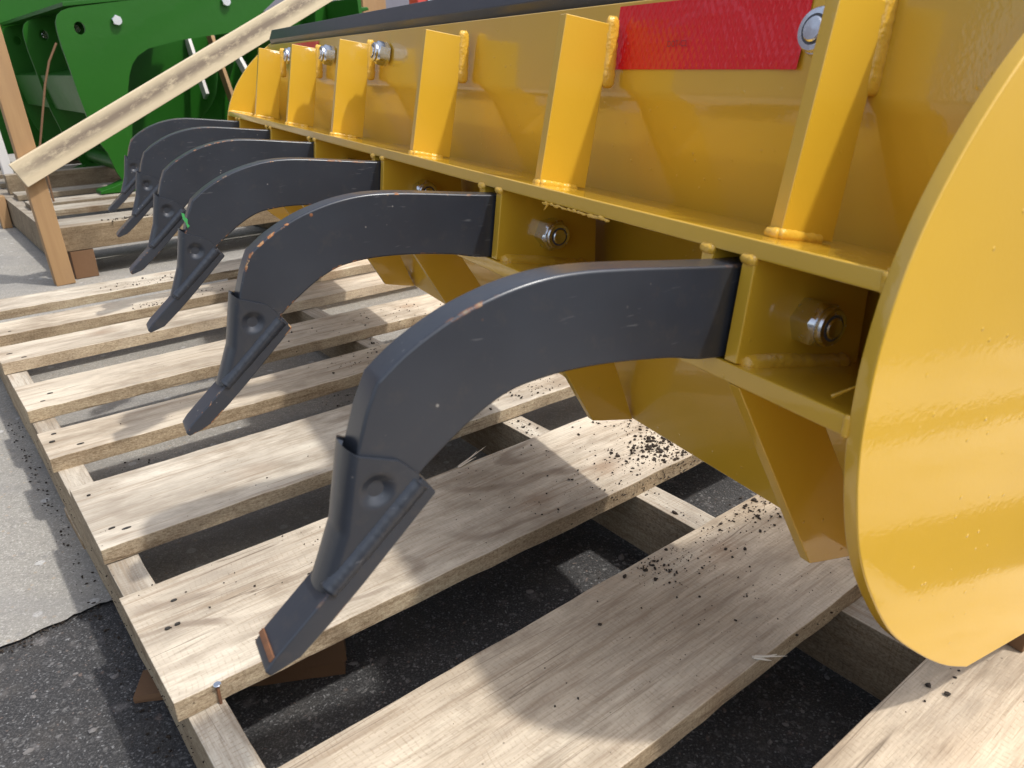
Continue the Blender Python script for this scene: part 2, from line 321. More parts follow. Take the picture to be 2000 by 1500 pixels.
def dup(o, parent, loc=None, name=None):
    c = o.copy(); C.objects.link(c); c.parent = parent
    if loc is not None: c.location = loc
    if name: c.name = name
    return c

YM, YP = 0.49019500, 0.66768257           # headings of the machine and of the pallets
EB = Vector((math.cos(YP), math.sin(YP), 0)); ES = Vector((-math.sin(YP), math.cos(YP), 0))
def PW(b, s, z): return EB * b + ES * s + Vector((0, 0, z))      # pallet axes -> world
EX = Vector((math.cos(YM), math.sin(YM), 0)); EY = Vector((-math.sin(YM), math.cos(YM), 0))
def M2P(x, y): v = EX * x + EY * y; return v.dot(EB), v.dot(ES)

# ------------------------------------------------------------------ ground
def sheet(name, mat, pts, z):
    me = bpy.data.meshes.new(name); me.from_pydata([(*PW(b, s, 0).xy, z) for b, s in pts], [], [list(range(len(pts)))]); o = link(name, me, mat); return tag(o, kind='structure')
sheet('asphalt_pavement', ASPH, [(-80, -80), (80, -80), (80, 80), (-80, 80)], 0.0)
edge = []
rr = random.Random(3); bb = -3.0
while bb < 3.0:
    edge.append((bb, 0.741 + 0.010 * (noise.noise((bb * 9, 0, 0))) + 0.006 * noise.noise((bb * 60, 3, 0)) + 0.004 * noise.noise((bb * 170, 7, 0)))); bb += 0.006
sheet('concrete_pavement', CONC, [(-80, 0.741)] + edge + [(80, 0.741), (80, 80), (-80, 80)], 0.004)

# ------------------------------------------------------------------ pallet under the yellow machine
DECK = 0.095
pal = empty('wooden_pallet', (0, 0, 0), YP, 'long grey slatted wooden pallet under the yellow machine and its dark curved teeth', 'pallet')
def plank_mesh(L, W, T, seed, wane=0.0, rag=0.0012, nx=60):
    """plank from x=0..L, y=0..W, top at z=0: uneven sawn edges, ragged ends"""
    bm = bmesh.new(); rr = random.Random(seed); rows = []
    for i in range(nx + 1):
        x = L * i / nx
        e0 = noise.noise((x * 25, seed, 0)) * rag + noise.noise((x * 3, seed, 5)) * rag * 1.5; e1 = noise.noise((x * 25, seed, 9)) * rag + noise.noise((x * 3, seed, 14)) * rag * 1.5
        if wane: e0 += wane * (0.35 + 0.65 * noise.noise((x * 5.5, seed, 3)) ** 2 * 4 * (x < 0.45))
        bow = 0.0010 * noise.noise((x * 2, seed, 21)); j = [rr.uniform(-1, 1) * 0.0006 for _ in range(4)]
        xe = x + (rr.uniform(-0.0015, 0.0015) if i in (0, nx) else 0)
        zt = bow; zb = -T + bow + noise.noise((x * 6, seed, 31)) * 0.0007
        if wane:
            row = [(xe, e0, zt), (xe, W - e1, zt), (xe, W - e1, zb), (xe, 0.0, zb)]
        else: row = [(xe, e0, zt + j[0]), (xe + j[1], W - e1, zt), (xe, W - e1 + j[2], zb), (xe, e0 + j[3], zb)]
        rows.append([bm.verts.new(v) for v in row])
    for a, c in zip(rows, rows[1:]):
        for k in range(4): bm.faces.new((a[k], a[(k + 1) % 4], c[(k + 1) % 4], c[k]))
    bm.faces.new(rows[0]); bm.faces.new(rows[-1]); return fin(bm, 'plank', 0.0009, 2, 40, 40)
BL = 1.17; B0 = 0.066
BOARDS = [  # s0, s1, b offset, rotation, (warmth, kerf, rings), extra
    (-0.385, -0.245, 0, 0, (0.5, 0.6, 0.2), 0), (-0.20, -0.062, 0.0, 0.002, (0.6, 0.7, 0.3), 0),
    (0.0195, 0.1555, 0.0, 0.0, (0.35, 0.55, 0.10), 0), (0.2290, 0.3655, 0.004, 0.002, (0.5, 0.6, 0.25), 0),
    (0.4600, 0.6060, -0.0035, 0.000, (0.80, 0.45, 1.0), 0), (0.6890, 0.8310, 0.000, -0.004, (1.0, 0.1, 0.35), 0),
    (0.9180, 1.0015, -0.002, -0.002, (0.65, 0.1, 0.2), 0), (1.0830, 1.1880, 0.001, 0.004, (0.75, 0.1, 0.3), 0),
    (1.3020, 1.3950, -0.001, 0.006, (0.8, 0.1, 0.3), 0.017), (1.4570, 1.5420, 0.003, 0.02, (0.7, 0.1, 0.2), 0), (1.6220, 1.7140, 0.0, 0.012, (0.95, 0.1, 0.3), 0)]
nail_me = lathe([(0.0002, 0.0012), (0.0033, 0.0010), (0.0036, 0.0002), (0.0034, -0.0004)], 'nail', 10)
hole_me = lathe([(0.0002, 0.0004), (0.003, 0.0004), (0.0042, 0.0002), (0.0044, -0.0004)], 'nail', 9)
rr = random.Random(11)
for i, (s0, s1, db, rz, tint, wane) in enumerate(BOARDS):
    t = 0.0172 + 0.001 * math.sin(i * 2.3)
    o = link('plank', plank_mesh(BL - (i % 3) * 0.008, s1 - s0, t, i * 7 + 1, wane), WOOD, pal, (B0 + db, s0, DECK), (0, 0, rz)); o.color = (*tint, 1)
    for sb in (0.017, 0.033):
        for f in (0.18, 0.5, 0.80):
            if rr.random() < 0.55:
                n = link('nail', nail_me if rr.random() < 0.5 else hole_me, DARKM, o, (sb + rr.uniform(-0.006, 0.006), (s1 - s0) * (f + rr.uniform(-0.06, 0.06)), 0.0006)); n.scale = (rr.uniform(0.5, 1.1), rr.uniform(0.22, 0.42), 1)
ST = 0.0774
def stringer(b0, w, rz=0.0, s0=-0.40, s1=1.72, seed=0):
    me = plank_mesh(s1 - s0, w, 0.061, seed, 0, 0.0007, 60)
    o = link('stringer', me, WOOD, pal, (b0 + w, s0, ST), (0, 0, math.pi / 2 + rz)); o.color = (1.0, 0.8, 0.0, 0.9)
stringer(0.0690, 0.0265, 0, seed=91); stringer(0.505, 0.031, -0.02, seed=92); stringer(1.165, 0.030, 0, seed=93)
for s0, s1, b0, L, rz in ((-0.38, -0.25, 0.068, 1.15, 0), (1.60, 1.70, 0.068, 1.15, 0), (0.86, 0.95, 0.068, 1.15, 0.01)):
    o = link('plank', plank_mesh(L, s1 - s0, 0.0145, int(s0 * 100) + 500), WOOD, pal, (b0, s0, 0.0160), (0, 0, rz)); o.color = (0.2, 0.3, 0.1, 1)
# bent nail standing out of the tooth board
nb = link('bent_nail', tube([(0, 0, -0.014), (0, 0, 0.0), (0.0002, 0.0, 0.004)], [0.0011, 0.0012, 0.0012], 'bent_nail', 8), RUST, pal, (0.0918, 0.4585, 0.0905))
link('nail_head', lathe([(0.0002, 0.0006), (0.0025, 0.0005), (0.0029, 0), (0.0025, -0.0004)], 'nail_head', 12), ZINC, nb, (0.0002, 0, 0.0045))
# broken scrap of bottom board under the near stringer
bmq = bmesh.new(); rows = []
for k in range(19):
    x = 0.175 * k / 18; hz = 0.0065 + 0.031 * (x / 0.175) ** 1.2; f = 0.0015 * noise.noise((x * 60, 4, 0)); t_ = -0.004 * max(0, math.sin(x * 22)) ** 2
    rows.append([bmq.verts.new(v) for v in ((x, f, 0.0), (x, f + 0.001 * math.sin(x * 90), hz * 0.35), (x + (0.003 if k == 18 else 0), f - 0.0012, hz * 0.45), (x + (0.002 if k == 18 else 0), f, hz + t_), (x, 0.032 - f, hz), (x, 0.032, 0.0))])
for a, c in zip(rows, rows[1:]):
    for k in range(6): bmq.faces.new((a[k], a[(k + 1) % 6], c[(k + 1) % 6], c[k]))
bmq.faces.new(rows[0]); bmq.faces.new(rows[-1])
o = link('broken_board', fin(bmq, 'broken_board'), BARK, None, PW(0.052, 0.590, 0.0006), (0, 0, YP - 0.50)); tag(o, 'broken dark brown board wedged on the asphalt under the nearest tooth tip', 'scrap wood')

# ------------------------------------------------------------------ the yellow machine  (local x back, y along, z up; z from the camera level)
ZC = 0.495
mach = empty('box_blade', (0, 0, 0), YM, 'glossy yellow box blade attachment with six dark curved ripper teeth resting on the pallet', 'tractor attachment')
def Z(p): return [(a, c + ZC) for a, c in p]
YE, TE, YF = 0.20075, 0.0085, 1.825
arc = [(0.4337, -0.3652), (0.408, -0.352), (0.3792, -0.3310), (0.3446, -0.3000), (0.3195, -0.2650), (0.3030, -0.2330), (0.2935, -0.2010), (0.2890, -0.1750), (0.2880, -0.1500), (0.2895, -0.1247), (0.2955, -0.0945), (0.3050, -0.0680), (0.3178, -0.0440), (0.3330, -0.0220), (0.3510, -0.0010), (0.375, 0.021), (0.405, 0.043), (0.445, 0.063), (0.49, 0.075)]
outl = spline(arc, 5) + [(0.80, 0.075), (0.86, 0.02), (0.88, -0.30), (0.84, -0.3652)]
ep = prism(Z(outl), YE, YE + TE, 'end_plate', 0.0011)
link('end_plate', ep, YEL, mach); link('end_plate', prism(Z(outl), YF - TE, YF, 'end_plate', 0.0011), YEL, mach)
Y0, Y1 = YE + TE, YF - TE
link('upper_rail', prism(Z([(0.2983, -0.0877), (0.2962, -0.0974), (0.4060, -0.1182), (0.4060, -0.1080)]), Y0, Y1, 'upper_rail', 0.0012), YEL, mach)
link('lower_rail', prism(Z([(0.2878, -0.1545), (0.2880, -0.1660), (0.4115, -0.1894), (0.4115, -0.1780)]), Y0, Y1, 'lower_rail', 0.0012), YEL, mach)
mb = [(0.3975, 0.0400), (0.3885, -0.0225), (0.3915, -0.0320), (0.3965, -0.0630), (0.4035, -0.1000), (0.4085, -0.1400), (0.4100, -0.1750), (0.4095, -0.2100), (0.4085, -0.2450), (0.4105, -0.2850), (0.4180, -0.3220)]
link('moldboard', prism(Z(mb + [(a + 0.008, c) for a, c in reversed(mb)]), Y0, Y1, 'moldboard', 0.0012, ang=20), YEL, mach)
# dark reversible edge bar along the top of the moldboard
link('edge_bar', prism(Z([(0.4065, 0.0395), (0.4025, 0.0505), (0.4100, 0.0690), (0.4260, 0.0690), (0.4260, 0.0395)]), Y0, Y1 + 0.001, 'edge_bar', 0.0008), STEEL, mach).color = (0.15, 0, 0, 1)
RIBY = [0.2994, 0.5390, 0.8100, 1.1120, 1.3760, 1.6320]
FINY = [0.2795, 0.5340, 0.8000, 1.0950, 1.3600, 1.6200]
rib_me = prism(Z([(0.3405, 0.0315), (0.3165, -0.0895), (0.3600, -0.0985), (0.3830, 0.0240)]), 0, 0.0089, 'rib', 0.0007)
rib6 = prism(Z([(0.3525, 0.0315), (0.3285, -0.0920), (0.3715, -0.1005), (0.3905, 0.0240)]), 0, 0.0089, 'rib', 0.0007)
fin_me = prism(Z([(0.2885, -0.1662), (0.3697, -0.3110), (0.3800, -0.3135), (0.4160, -0.3210), (0.3880, -0.2470), (0.3669, -0.2127), (0.3480, -0.1765)]), 0, 0.0085, 'lower_fin', 0.0007)
wb_top = bead((0.3880, 0.0012, ZC + 0.030), (0.3835, 0.0002, ZC - 0.022), 0.0062, seed=4); wb_top.materials.append(WELD)
wb_a = bead((0.3165, 0.001, ZC - 0.0905), (0.352, 0.001, ZC - 0.0985), 0.0034, seed=5); wb_a.materials.append(WELD)
wb_b = bead((0.3172, -0.0005, ZC - 0.0912), (0.3172, 0.0095, ZC - 0.0912), 0.0036, seed=6); wb_b.materials.append(WELD)
bk = prism(Z([(0.2962, -0.0974), (0.2892, -0.1545), (0.3900, -0.1745), (0.3900, -0.1145)]), 0, 0.0093, 'shank_bracket', 0.0009)
wb_c = bead((0.2935, 0.001, ZC - 0.1555), (0.380, 0.001, ZC - 0.1720), 0.0066, seed=8); wb_c.materials.append(WELD)
wb_d = bead((0.2968, -0.0005, ZC - 0.0985), (0.2968, 0.0105, ZC - 0.0985), 0.0030, seed=9); wb_d.materials.append(WELD)
for i, (ry, fy) in enumerate(zip(RIBY, FINY)):
    dx = 0.0 if i else 0.0105; wx = -0.0035 if i else 0.0035
    link('rib', rib6 if i == 0 else rib_me, YEL, mach, (0, ry, 0))
    link('weld_bead', wb_top, WELD, mach, (wx, ry + 0.0012, 0)).scale = (1, 0.55, 1); link('weld_bead', wb_a, WELD, mach, (dx, ry, 0)); link('weld_bead', wb_b, WELD, mach, (dx, ry, 0))
    link('lower_fin', fin_me, YEL, mach, (0, fy, 0))
# weld beads where the rails meet the end plates
for yy in (Y0 + 0.0008, Y1 - 0.0008):
    for xx0, zz0, zz1 in ((0.2985, -0.0880, -0.0985), (0.2885, -0.1545, -0.1665)):
        link('weld_bead', bead((xx0, yy, ZC + zz0), (xx0, yy, ZC + zz1), 0.0020, seed=12), WELD, mach)
    link('weld_bead', bead((0.300, yy, ZC - 0.0880), (0.380, yy, ZC - 0.1030), 0.0025, seed=13), WELD, mach)
# lock nut (local Z outwards)
def hex_nut(af=0.0270, h=0.0165):
    bm = bmesh.new(); rc = af / math.sqrt(3); rings = []
    for r, z, rnd in ((rc, 0, 0), (rc, h * 0.86, 0), (af * 0.47, h, 1)):
        ring = []
        for k in range(48):
            a = 2 * math.pi * k / 48; hexr = (af / 2) / math.cos((a % (math.pi / 3)) - math.pi / 6); ring.append((r if rnd else min(hexr, rc * 0.985), z, a))
        rings.append([bm.verts.new((q * math.cos(a), q * math.sin(a), z if rnd or not z else z - 0.10 * max(0, q - af * 0.49) * 3)) for q, z, a in ring])
    for a, c in zip(rings, rings[1:]):
        for k in range(48): bm.faces.new((a[k], a[(k + 1) % 48], c[(k + 1) % 48], c[k]))
    bm.faces.new(rings[0]); bm.faces.new(rings[-1]); return fin(bm, 'lock_nut', 0, ang=25)
NUT = hex_nut(); NUT.materials.append(ZINC)
COLLAR = lathe([(0.0122, 0.0), (0.0122, 0.0030), (0.0112, 0.0044), (0.0084, 0.0046), (0.0082, 0.0034)], 'collar', 32); COLLAR.materials.append(ZINC)
INSERT = lathe([(0.0084, 0.0), (0.0084, 0.0008), (0.0003, 0.0009)], 'nylon_ring', 24); INSERT.materials.append(NYLON)
BOLT = lathe([(0.0068, -0.002), (0.0068, 0.0030), (0.0060, 0.0038), (0.0003, 0.0040)], 'bolt_end', 24); BOLT.materials.append(ZINC)
def nut(loc, rot, sc=1.0, parent=None):
    o = link('lock_nut', NUT, ZINC, parent or mach, loc, rot); o.scale = (sc, sc, sc)
    link('collar', COLLAR, ZINC, o, (0, 0, 0.0163)); link('nylon_ring', INSERT, NYLON, o, (0, 0, 0.0193)); link('bolt_end', BOLT, ZINC, o, (0, 0, 0.0186))
# ------------------------------------------------------------------ ripper shanks
SY = [0.3052 + 0.2815 * k for k in range(6)]
zb = ZC - 0.40   # deck-relative -> world (deck height .095)
top = [(0.372, 0.2935), (0.335, 0.2950), (0.2966, 0.2972), (0.2565, 0.3015), (0.2305, 0.3046), (0.2003, 0.3074), (0.1777, 0.3074), (0.1562, 0.3043), (0.1356, 0.2985), (0.1204, 0.2920), (0.1055, 0.2836), (0.0922, 0.2735)]
nose = [(0.0858, 0.2600), (0.0794, 0.2410), (0.0712, 0.2080)]
bot = [(0.0880, 0.2020), (0.1089, 0.2240), (0.1187, 0.2321), (0.1274, 0.2386), (0.1384, 0.2460), (0.1494, 0.2518), (0.1605, 0.2556), (0.1776, 0.2578), (0.1953, 0.2582), (0.2202, 0.2566), (0.2537, 0.2522), (0.288, 0.2456), (0.372, 0.2430)]
prof = spline(top, 4) + nose + spline(bot, 4)
# finely divided sides so that edge wear has vertices to sit on
shank_me = prism([(a, c + zb) for a, c in prof], -0.0095, 0.0095, 'ripper_shank', 0.0016, ang=30, emat=1); shank_me.materials.append(STEEL); shank_me.materials.append(EDGE)
def sleeve_mesh():
    bm = bmesh.new(); NT, NU = 44, 30
    F = [Vector((0.0750, 0.2456)), Vector((0.0668, 0.2060)), Vector((0.0548, 0.1762))]; Rr = [Vector((0.1075, 0.2246)), Vector((0.0835, 0.2010)), Vector((0.0585, 0.1768))]
    rim = [Vector((0.0750, 0.2456)), Vector((0.0804, 0.2416)), Vector((0.0980, 0.2350)), Vector((0.1060, 0.2268)), Vector((0.1075, 0.2246))]
    def lerp3(L, t): return L[0].lerp(L[1], t * 2) if t < 0.5 else L[1].lerp(L[2], t * 2 - 1)
    def rimp(u):
        d = [(rim[i + 1] - rim[i]).length for i in range(4)]; s = u * sum(d)
        for i in range(4):
            if s <= d[i] or i == 3: return rim[i].lerp(rim[i + 1], min(1, s / d[i]))
            s -= d[i]
    HW = 0.0122; dim = Vector((0.0868, 0.2230))
    def pt(t, u, sg, inset=0.0):
        a, r = lerp3(F, t), lerp3(Rr, t); p = a.lerp(r, u) + (rimp(u) - F[0].lerp(Rr[0], u)) * max(0, 1 - t * 2.2)
        dist = (p - a).length; rad = 0.0062; k = min(1, dist / rad); hw = (HW - inset) * math.sqrt(max(0, 1 - (1 - k) ** 2.2))
        hw *= 1 - 0.10 * t
        if not inset:
            dd = (p - dim).length
            if dd < 0.0084: hw -= 0.0046 * (1 - dd / 0.0084)
        return (p.x + (inset if u == 0 else 0), sg * hw, p.y + zb)
    grid = []
    for j in range(NT + 1):
        t = j / NT; us = [(i / NU) ** 1.35 for i in range(NU + 1)]
        row = [bm.verts.new(pt(t, u, -1)) for u in reversed(us)] + [bm.verts.new(pt(t, u, 1)) for u in us[1:]]
        grid.append(row)
    for a, c in zip(grid, grid[1:]):
        for k in range(len(a) - 1): bm.faces.new((a[k], a[k + 1], c[k + 1], c[k]))
    # rim: wall thickness and inner lip
    us = [(i / NU) ** 1.35 for i in range(NU + 1)]; sp = [(-1, u) for u in reversed(us)] + [(1, u) for u in us[1:]]
    inn = [bm.verts.new(pt(0, u, sg, 0.0022)) for sg, u in sp]; low = [bm.verts.new((v.co.x - 0.0016, v.co.y * 0.97, v.co.z - 0.012)) for v in inn]
    for a, c in ((grid[0], inn), (inn, low)):
        for k in range(len(a) - 1): bm.faces.new((a[k], a[k + 1], c[k + 1], c[k]))
    return fin(bm, 'tooth_sleeve', 0, ang=50)
sleeve_me = sleeve_mesh(); sleeve_me.materials.append(STEEL)
tipb = [(0.1085, 0.2238), (0.1150, 0.2140), (0.0760, 0.1765), (0.0600, 0.1620), (0.0430, 0.1478), (0.0285, 0.1430), (0.0262, 0.1462), (0.0310, 0.1520), (0.0560, 0.1745)]
tip_me = prism([(a, c + zb) for a, c in tipb], -0.0126, 0.0118, 'tooth_blade', 0.0011, emat=1); tip_me.materials.append(STEEL); tip_me.materials.append(EDGE)
wbt = []
for sg in (-1, 1):
    n = 54; pts = []; rad = []; r2 = random.Random(40 + sg)
    for i in range(n + 1):
        t = i / n; p = Vector((0.1080, 0.2222)).lerp(Vector((0.0590, 0.1765)), t); pts.append((p.x + 0.0004, sg * 0.0090, p.y + zb - 0.0004)); rad.append((0.0058 - 0.0010 * t) * (0.5 if i in (0, n) else 1) * (1 + 0.055 * (i % 2) + r2.uniform(-0.025, 0.025)))
    wbt.append(tube(pts, rad, 'weld_bead', 12, 0, 1, 80)); wbt[-1].materials.append(STEEL)
blob = lathe([(0.0002, 0.0016), (0.003, 0.0012), (0.0048, 0.0)], 'weld_blob', 10)
chip = None
rust_me = box(-0.0016, 0.0016, -0.0118, 0.0106, -0.0006, 0.0006, 'rust_streak', 0.0003)
WEAR = [0.6, 1.0, 0.8, 0.7, 0.4, 0.3]
for k, y in enumerate(SY):
    dxk = (0, 0.0015, -0.001, 0.001, 0, 0)[k]
    sh = link('ripper_shank', shank_me, STEEL, mach, (dxk, y, 0)); sh.color = (WEAR[k], 0, 0, 1)
    if k: sh.rotation_euler = (0, 0, 0)
    t = link('tooth_blade', tip_me, STEEL, sh); t.color = (WEAR[k], 0, 0, 1)
    t = link('tooth_sleeve', sleeve_me, STEEL, sh); t.color = (WEAR[k] * 0.7, 0, 0, 1)
    link('weld_bead', wbt[0], STEEL, sh).color = (WEAR[k] * 0.8, 0, 0, 1)
    if k == 0: link('rust_streak', rust_me, RUST, sh, (0.0302, 0, 0.1518 + zb), (0, -0.75, 0))
    yb = 0.284 + 0.2815 * k; yl = 0.3154 + 0.2815 * k
    for yy in (yb, yl): link('shank_bracket', bk, YEL, mach, (0, yy, 0)); link('weld_bead', wb_d, WELD, mach, (0, yy, 0))
    link('weld_bead', wb_c, WELD, mach, (0, yb, 0))
    nut((0.3400, yb, ZC - 0.1375), (math.pi / 2, 0.25 + k * 0.7, 0), 0.90)
for y, zz in ((0.331, 0.0086), (1.0701, 0.0104), (1.3236, 0.0118), (1.5656, 0.0133)):
    nut((0.3905, y, ZC + zz), (0, -math.pi / 2 + 0.2, 0), 0.98)
nut((0.4240, 1.118, ZC - 0.305), (0, -math.pi / 2 - 0.18, 0), 0.9)
# green paint flake on the third tooth
fl = bmesh.new(); r2 = random.Random(2); L_ = [(-0.0012, 0), (0.0036, 0.002), (0.002, 0.006), (0.005, 0.011), (0.0025, 0.015), (0.004, 0.019), (0.0, 0.022), (-0.0022, 0.013), (-0.0006, 0.008)]
fv = [[fl.verts.new((a * 0.6, d, c * 0.75)) for a, c in L_] for d in (0, -0.0006)]; fl.faces.new(fv[0]); fl.faces.new(fv[1])
for i in range(len(L_)): fl.faces.new((fv[0][i], fv[0][(i + 1) % len(L_)], fv[1][(i + 1) % len(L_)], fv[1][i]))
shk = [o for o in mach.children if o.name.startswith('ripper_shank')]
shk.sort(key=lambda o: o.location.y)
link('paint_flake', fin(fl, 'paint_flake'), GREENCHIP, shk[2], (0.084, -0.0098, 0.247 + zb), (0, -0.25, 0))
# reflective tape and its print
def tape(y0, y1, seed):
    bm = bmesh.new(); ny, nz = 40, 10; g = []
    for i in range(ny + 1):
        row = []
        for j in range(nz + 1):
            y = y0 + (y1 - y0) * i / ny; z = -0.0085 + 0.0455 * j / nz; x = 0.3885 + 0.0090 * (z + 0.0225) / 0.0625 - 0.0009
            x -= 0.0004 * max(0, noise.noise((y * 30, z * 60, seed)))
            if i <= 3 and j <= 3: x -= 0.0018 * (1 - (i + j) / 6) if i + j < 6 else 0
            row.append(bm.verts.new((x, y, z + ZC)))
        g.append(row)
    for a, c in zip(g, g[1:]):
        for j in range(nz): bm.faces.new((a[j], a[j + 1], c[j + 1], c[j]))
    return fin(bm, 'reflective_tape', 0, ang=60)
tp = link('reflective_tape', tape(0.3560, 0.5480, 1), STICK, mach); link('reflective_tape', tape(1.4150, 1.6100, 2), STICK, mach)
fc = bpy.data.curves.new('tape_print', 'FONT'); fc.body = 'DOT-C2'; fc.size = 0.0058; fo = bpy.data.objects.new('tape_print_tmp', fc); C.objects.link(fo)
dg = bpy.context.evaluated_depsgraph_get(); fm = bpy.data.meshes.new_from_object(fo.evaluated_get(dg)); bpy.data.objects.remove(fo)
fm.materials.clear(); fp = link('tape_print', fm, INK, tp, (0.3902, 0.481, ZC + 0.0067)); fp.rotation_euler = (math.pi / 2, 0, -math.pi / 2); fp.rotation_mode = 'XYZ'
# thin curl of paint on the lower rail
link('paint_curl', tube([(0.296, 0.2265, ZC - 0.1532), (0.302, 0.2230, ZC - 0.1500), (0.310, 0.2200, ZC - 0.1470)], [0.0010, 0.0007, 0.0005], 'paint_curl', 6), WELD, mach)
rd_ = random.Random(6); dp = [(0.2964, 0.415 + 0.0026 * i, ZC - 0.0978 - rd_.uniform(0, 0.0012)) for i in range(34)]
link('paint_drip', tube(dp, [rd_.uniform(0.0004, 0.0016) for _ in dp], 'paint_drip', 6), WELD, mach)
link('paint_drip', tube([(0.296, 0.492, ZC - 0.098), (0.2952, 0.4945, ZC - 0.1015), (0.2958, 0.498, ZC - 0.1035)], [0.0010, 0.0007, 0.0003], 'paint_drip', 6), WELD, mach)
# dunnage that carries the end plates
for (x, y, L, nm, lb) in ((0.46, 0.215, 0.30, 'dunnage_block', 'dark wooden block showing under the nearest yellow end plate'), (0.46, 1.79, 0.30, 'dunnage_block', 'wooden block under the far yellow end plate')):
    b_, s_ = M2P(x, y)
    o = link(nm, plank_mesh(L, 0.07, 0.0345, int(y * 50) + 800, 0, 0.0008, 16), BARK, None, EX * (x + 0.06) + EY * (y - 0.006) + Vector((0, 0, DECK + 0.0352)), (0, 0, YM)); tag(o, lb, 'wood block', 'blocks under the yellow end plates')

# ------------------------------------------------------------------ crate pallet with posts and brace, behind
cr = empty('wooden_crate', (0, 0, 0), YP, 'low wooden crate base with upright posts and a stained diagonal brace holding the green attachment', 'crate')
def bx(nm, b0, b1, s0, s1, z0, z1, mat, parent=cr, col=(0.8, 0.3, 0.2), bev=0.0015):
    """box in crate axes with its own origin at the middle"""
    c = Vector(((b0 + b1) / 2, (s0 + s1) / 2, (z0 + z1) / 2)); h = Vector(((b1 - b0) / 2, (s1 - s0) / 2, (z1 - z0) / 2))
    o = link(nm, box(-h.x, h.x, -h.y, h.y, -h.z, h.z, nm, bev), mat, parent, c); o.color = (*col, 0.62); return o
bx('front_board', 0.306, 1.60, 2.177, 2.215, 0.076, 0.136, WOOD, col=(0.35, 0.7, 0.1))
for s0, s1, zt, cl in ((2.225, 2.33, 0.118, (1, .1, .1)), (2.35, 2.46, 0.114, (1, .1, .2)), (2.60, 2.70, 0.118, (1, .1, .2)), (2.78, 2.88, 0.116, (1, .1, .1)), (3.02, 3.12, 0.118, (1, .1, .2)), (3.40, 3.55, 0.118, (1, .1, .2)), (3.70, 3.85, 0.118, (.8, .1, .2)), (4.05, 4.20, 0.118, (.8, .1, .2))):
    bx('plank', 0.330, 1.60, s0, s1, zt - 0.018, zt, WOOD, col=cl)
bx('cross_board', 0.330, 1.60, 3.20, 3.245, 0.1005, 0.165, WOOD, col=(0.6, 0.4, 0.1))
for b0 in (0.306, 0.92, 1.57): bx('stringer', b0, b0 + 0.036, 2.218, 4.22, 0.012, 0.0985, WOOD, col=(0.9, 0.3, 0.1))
bx('leg_block', 0.318, 0.372, 2.178, 2.213, 0.0045, 0.0745, BARK)
bx('leg_block', 0.274, 0.303, 3.10, 3.14, 0.0045, 0.11, LUMBER)
def lean(nm, p0, p1, w, d, mat, parent=cr):
    """upright of section w (b) x d (s) from p0 to p1 (crate axes)"""
    p0, p1 = Vector(p0), Vector(p1); v = p1 - p0; L = v.length; o = link(nm, box(-w / 2, w / 2, -d / 2, d / 2, 0, L, nm, 0.0015), mat, parent, p0); o.rotation_euler = Vector((v.x, v.y, v.z)).to_track_quat('Z', 'Y').to_euler(); 
    q = Matrix.Identity(3); z = v.normalized(); y = Vector((0, 1, 0)); x = y.cross(z).normalized(); y = z.cross(x); o.rotation_euler = Matrix((x, y, z)).transposed().to_euler(); o.color = (0.4, 0.4, 0.1, 1); return o
lean('upright_post', (0.288, 2.1560, 0.0045), (0.256, 2.1560, 0.80), 0.043, 0.038, LUMBER)
lean('upright_post', (0.362, 3.38, 0.1185), (0.32, 3.38, 0.90), 0.030, 0.05, WHITEW)
# diagonal brace nailed to the near post
P0 = Vector((0.250, 2.1265, 0.2745)); d = Vector((0.862, 0, 0.4280)).normalized(); up = Vector((0, 1, 0)).cross(d) * -1
br = link('diagonal_brace', box(-0.006, 1.16, -0.029, 0.029, -0.009, 0.009, 'diagonal_brace', 0.0015), BRACE, cr, P0)
br.rotation_euler = Matrix((d, d.cross(Vector((0, 1, 0))).normalized() * -1, Vector((0, -1, 0)) * 1)).transposed().to_euler()
link('nail', lathe([(0.0002, 0.0015), (0.0035, 0.0012), (0.004, 0)], 'nail', 12), ZINC, br, (0.028, 0.004, 0.009))
def pS(px, py, q_s):
    q = Vector(((px - 1000) / 1499.68, (py - 750) / 1499.68, 1)); dd = CR.transposed() @ q; v = dd * (q_s / dd.dot(ES)); return v + Vector((0, 0, ZC))
wire = link('rusty_wire', tube([pS(110, 84, 2.80), pS(96, 120, 2.80), pS(88, 165, 2.80), pS(78, 285, 2.80), pS(78, 285, 2.80).xy.to_3d() + Vector((0, 0, 0.1165))], 0.0032, 'rusty_wire', 8), BARK)
tag(wire, 'thin rusty strap hanging down in front of the dark green plates', 'strap')

# ------------------------------------------------------------------ green attachment
gr = empty('green_grapple', (0, 0, 0), YP, 'glossy green grapple attachment with tall notched side plates standing on the crate', 'tractor attachment')
plate = [(1.10, 0.80), (0.822, 0.703), (0.60, 0.672), (0.572, 0.667), (0.552, 0.660), (0.537, 0.648), (0.528, 0.628), (0.5265, 0.604), (0.529, 0.562), (0.537, 0.504), (0.545, 0.43), (0.556, 0.357), (0.577, 0.274), (0.593, 0.244), (0.608, 0.181), (0.622, 0.150), (0.676, 0.146), (0.677, 0.289), (0.687, 0.333), (0.688, 0.393), (0.693, 0.432), (0.707, 0.478), (0.722, 0.508), (0.742, 0.531), (0.779, 0.553), (0.88, 0.577), (1.064, 0.602), (1.132, 0.631), (1.23, 0.705), (1.30, 0.80)]
hole = [(0.590 + 0.0155 * math.cos(a), 0.612 + 0.0185 * math.sin(a)) for a in [2 * math.pi * k / 20 for k in range(20)]]
pm = prism(plate, 0, 0.014, 'side_plate', 0, [hole]); pm.materials.append(GREEN)
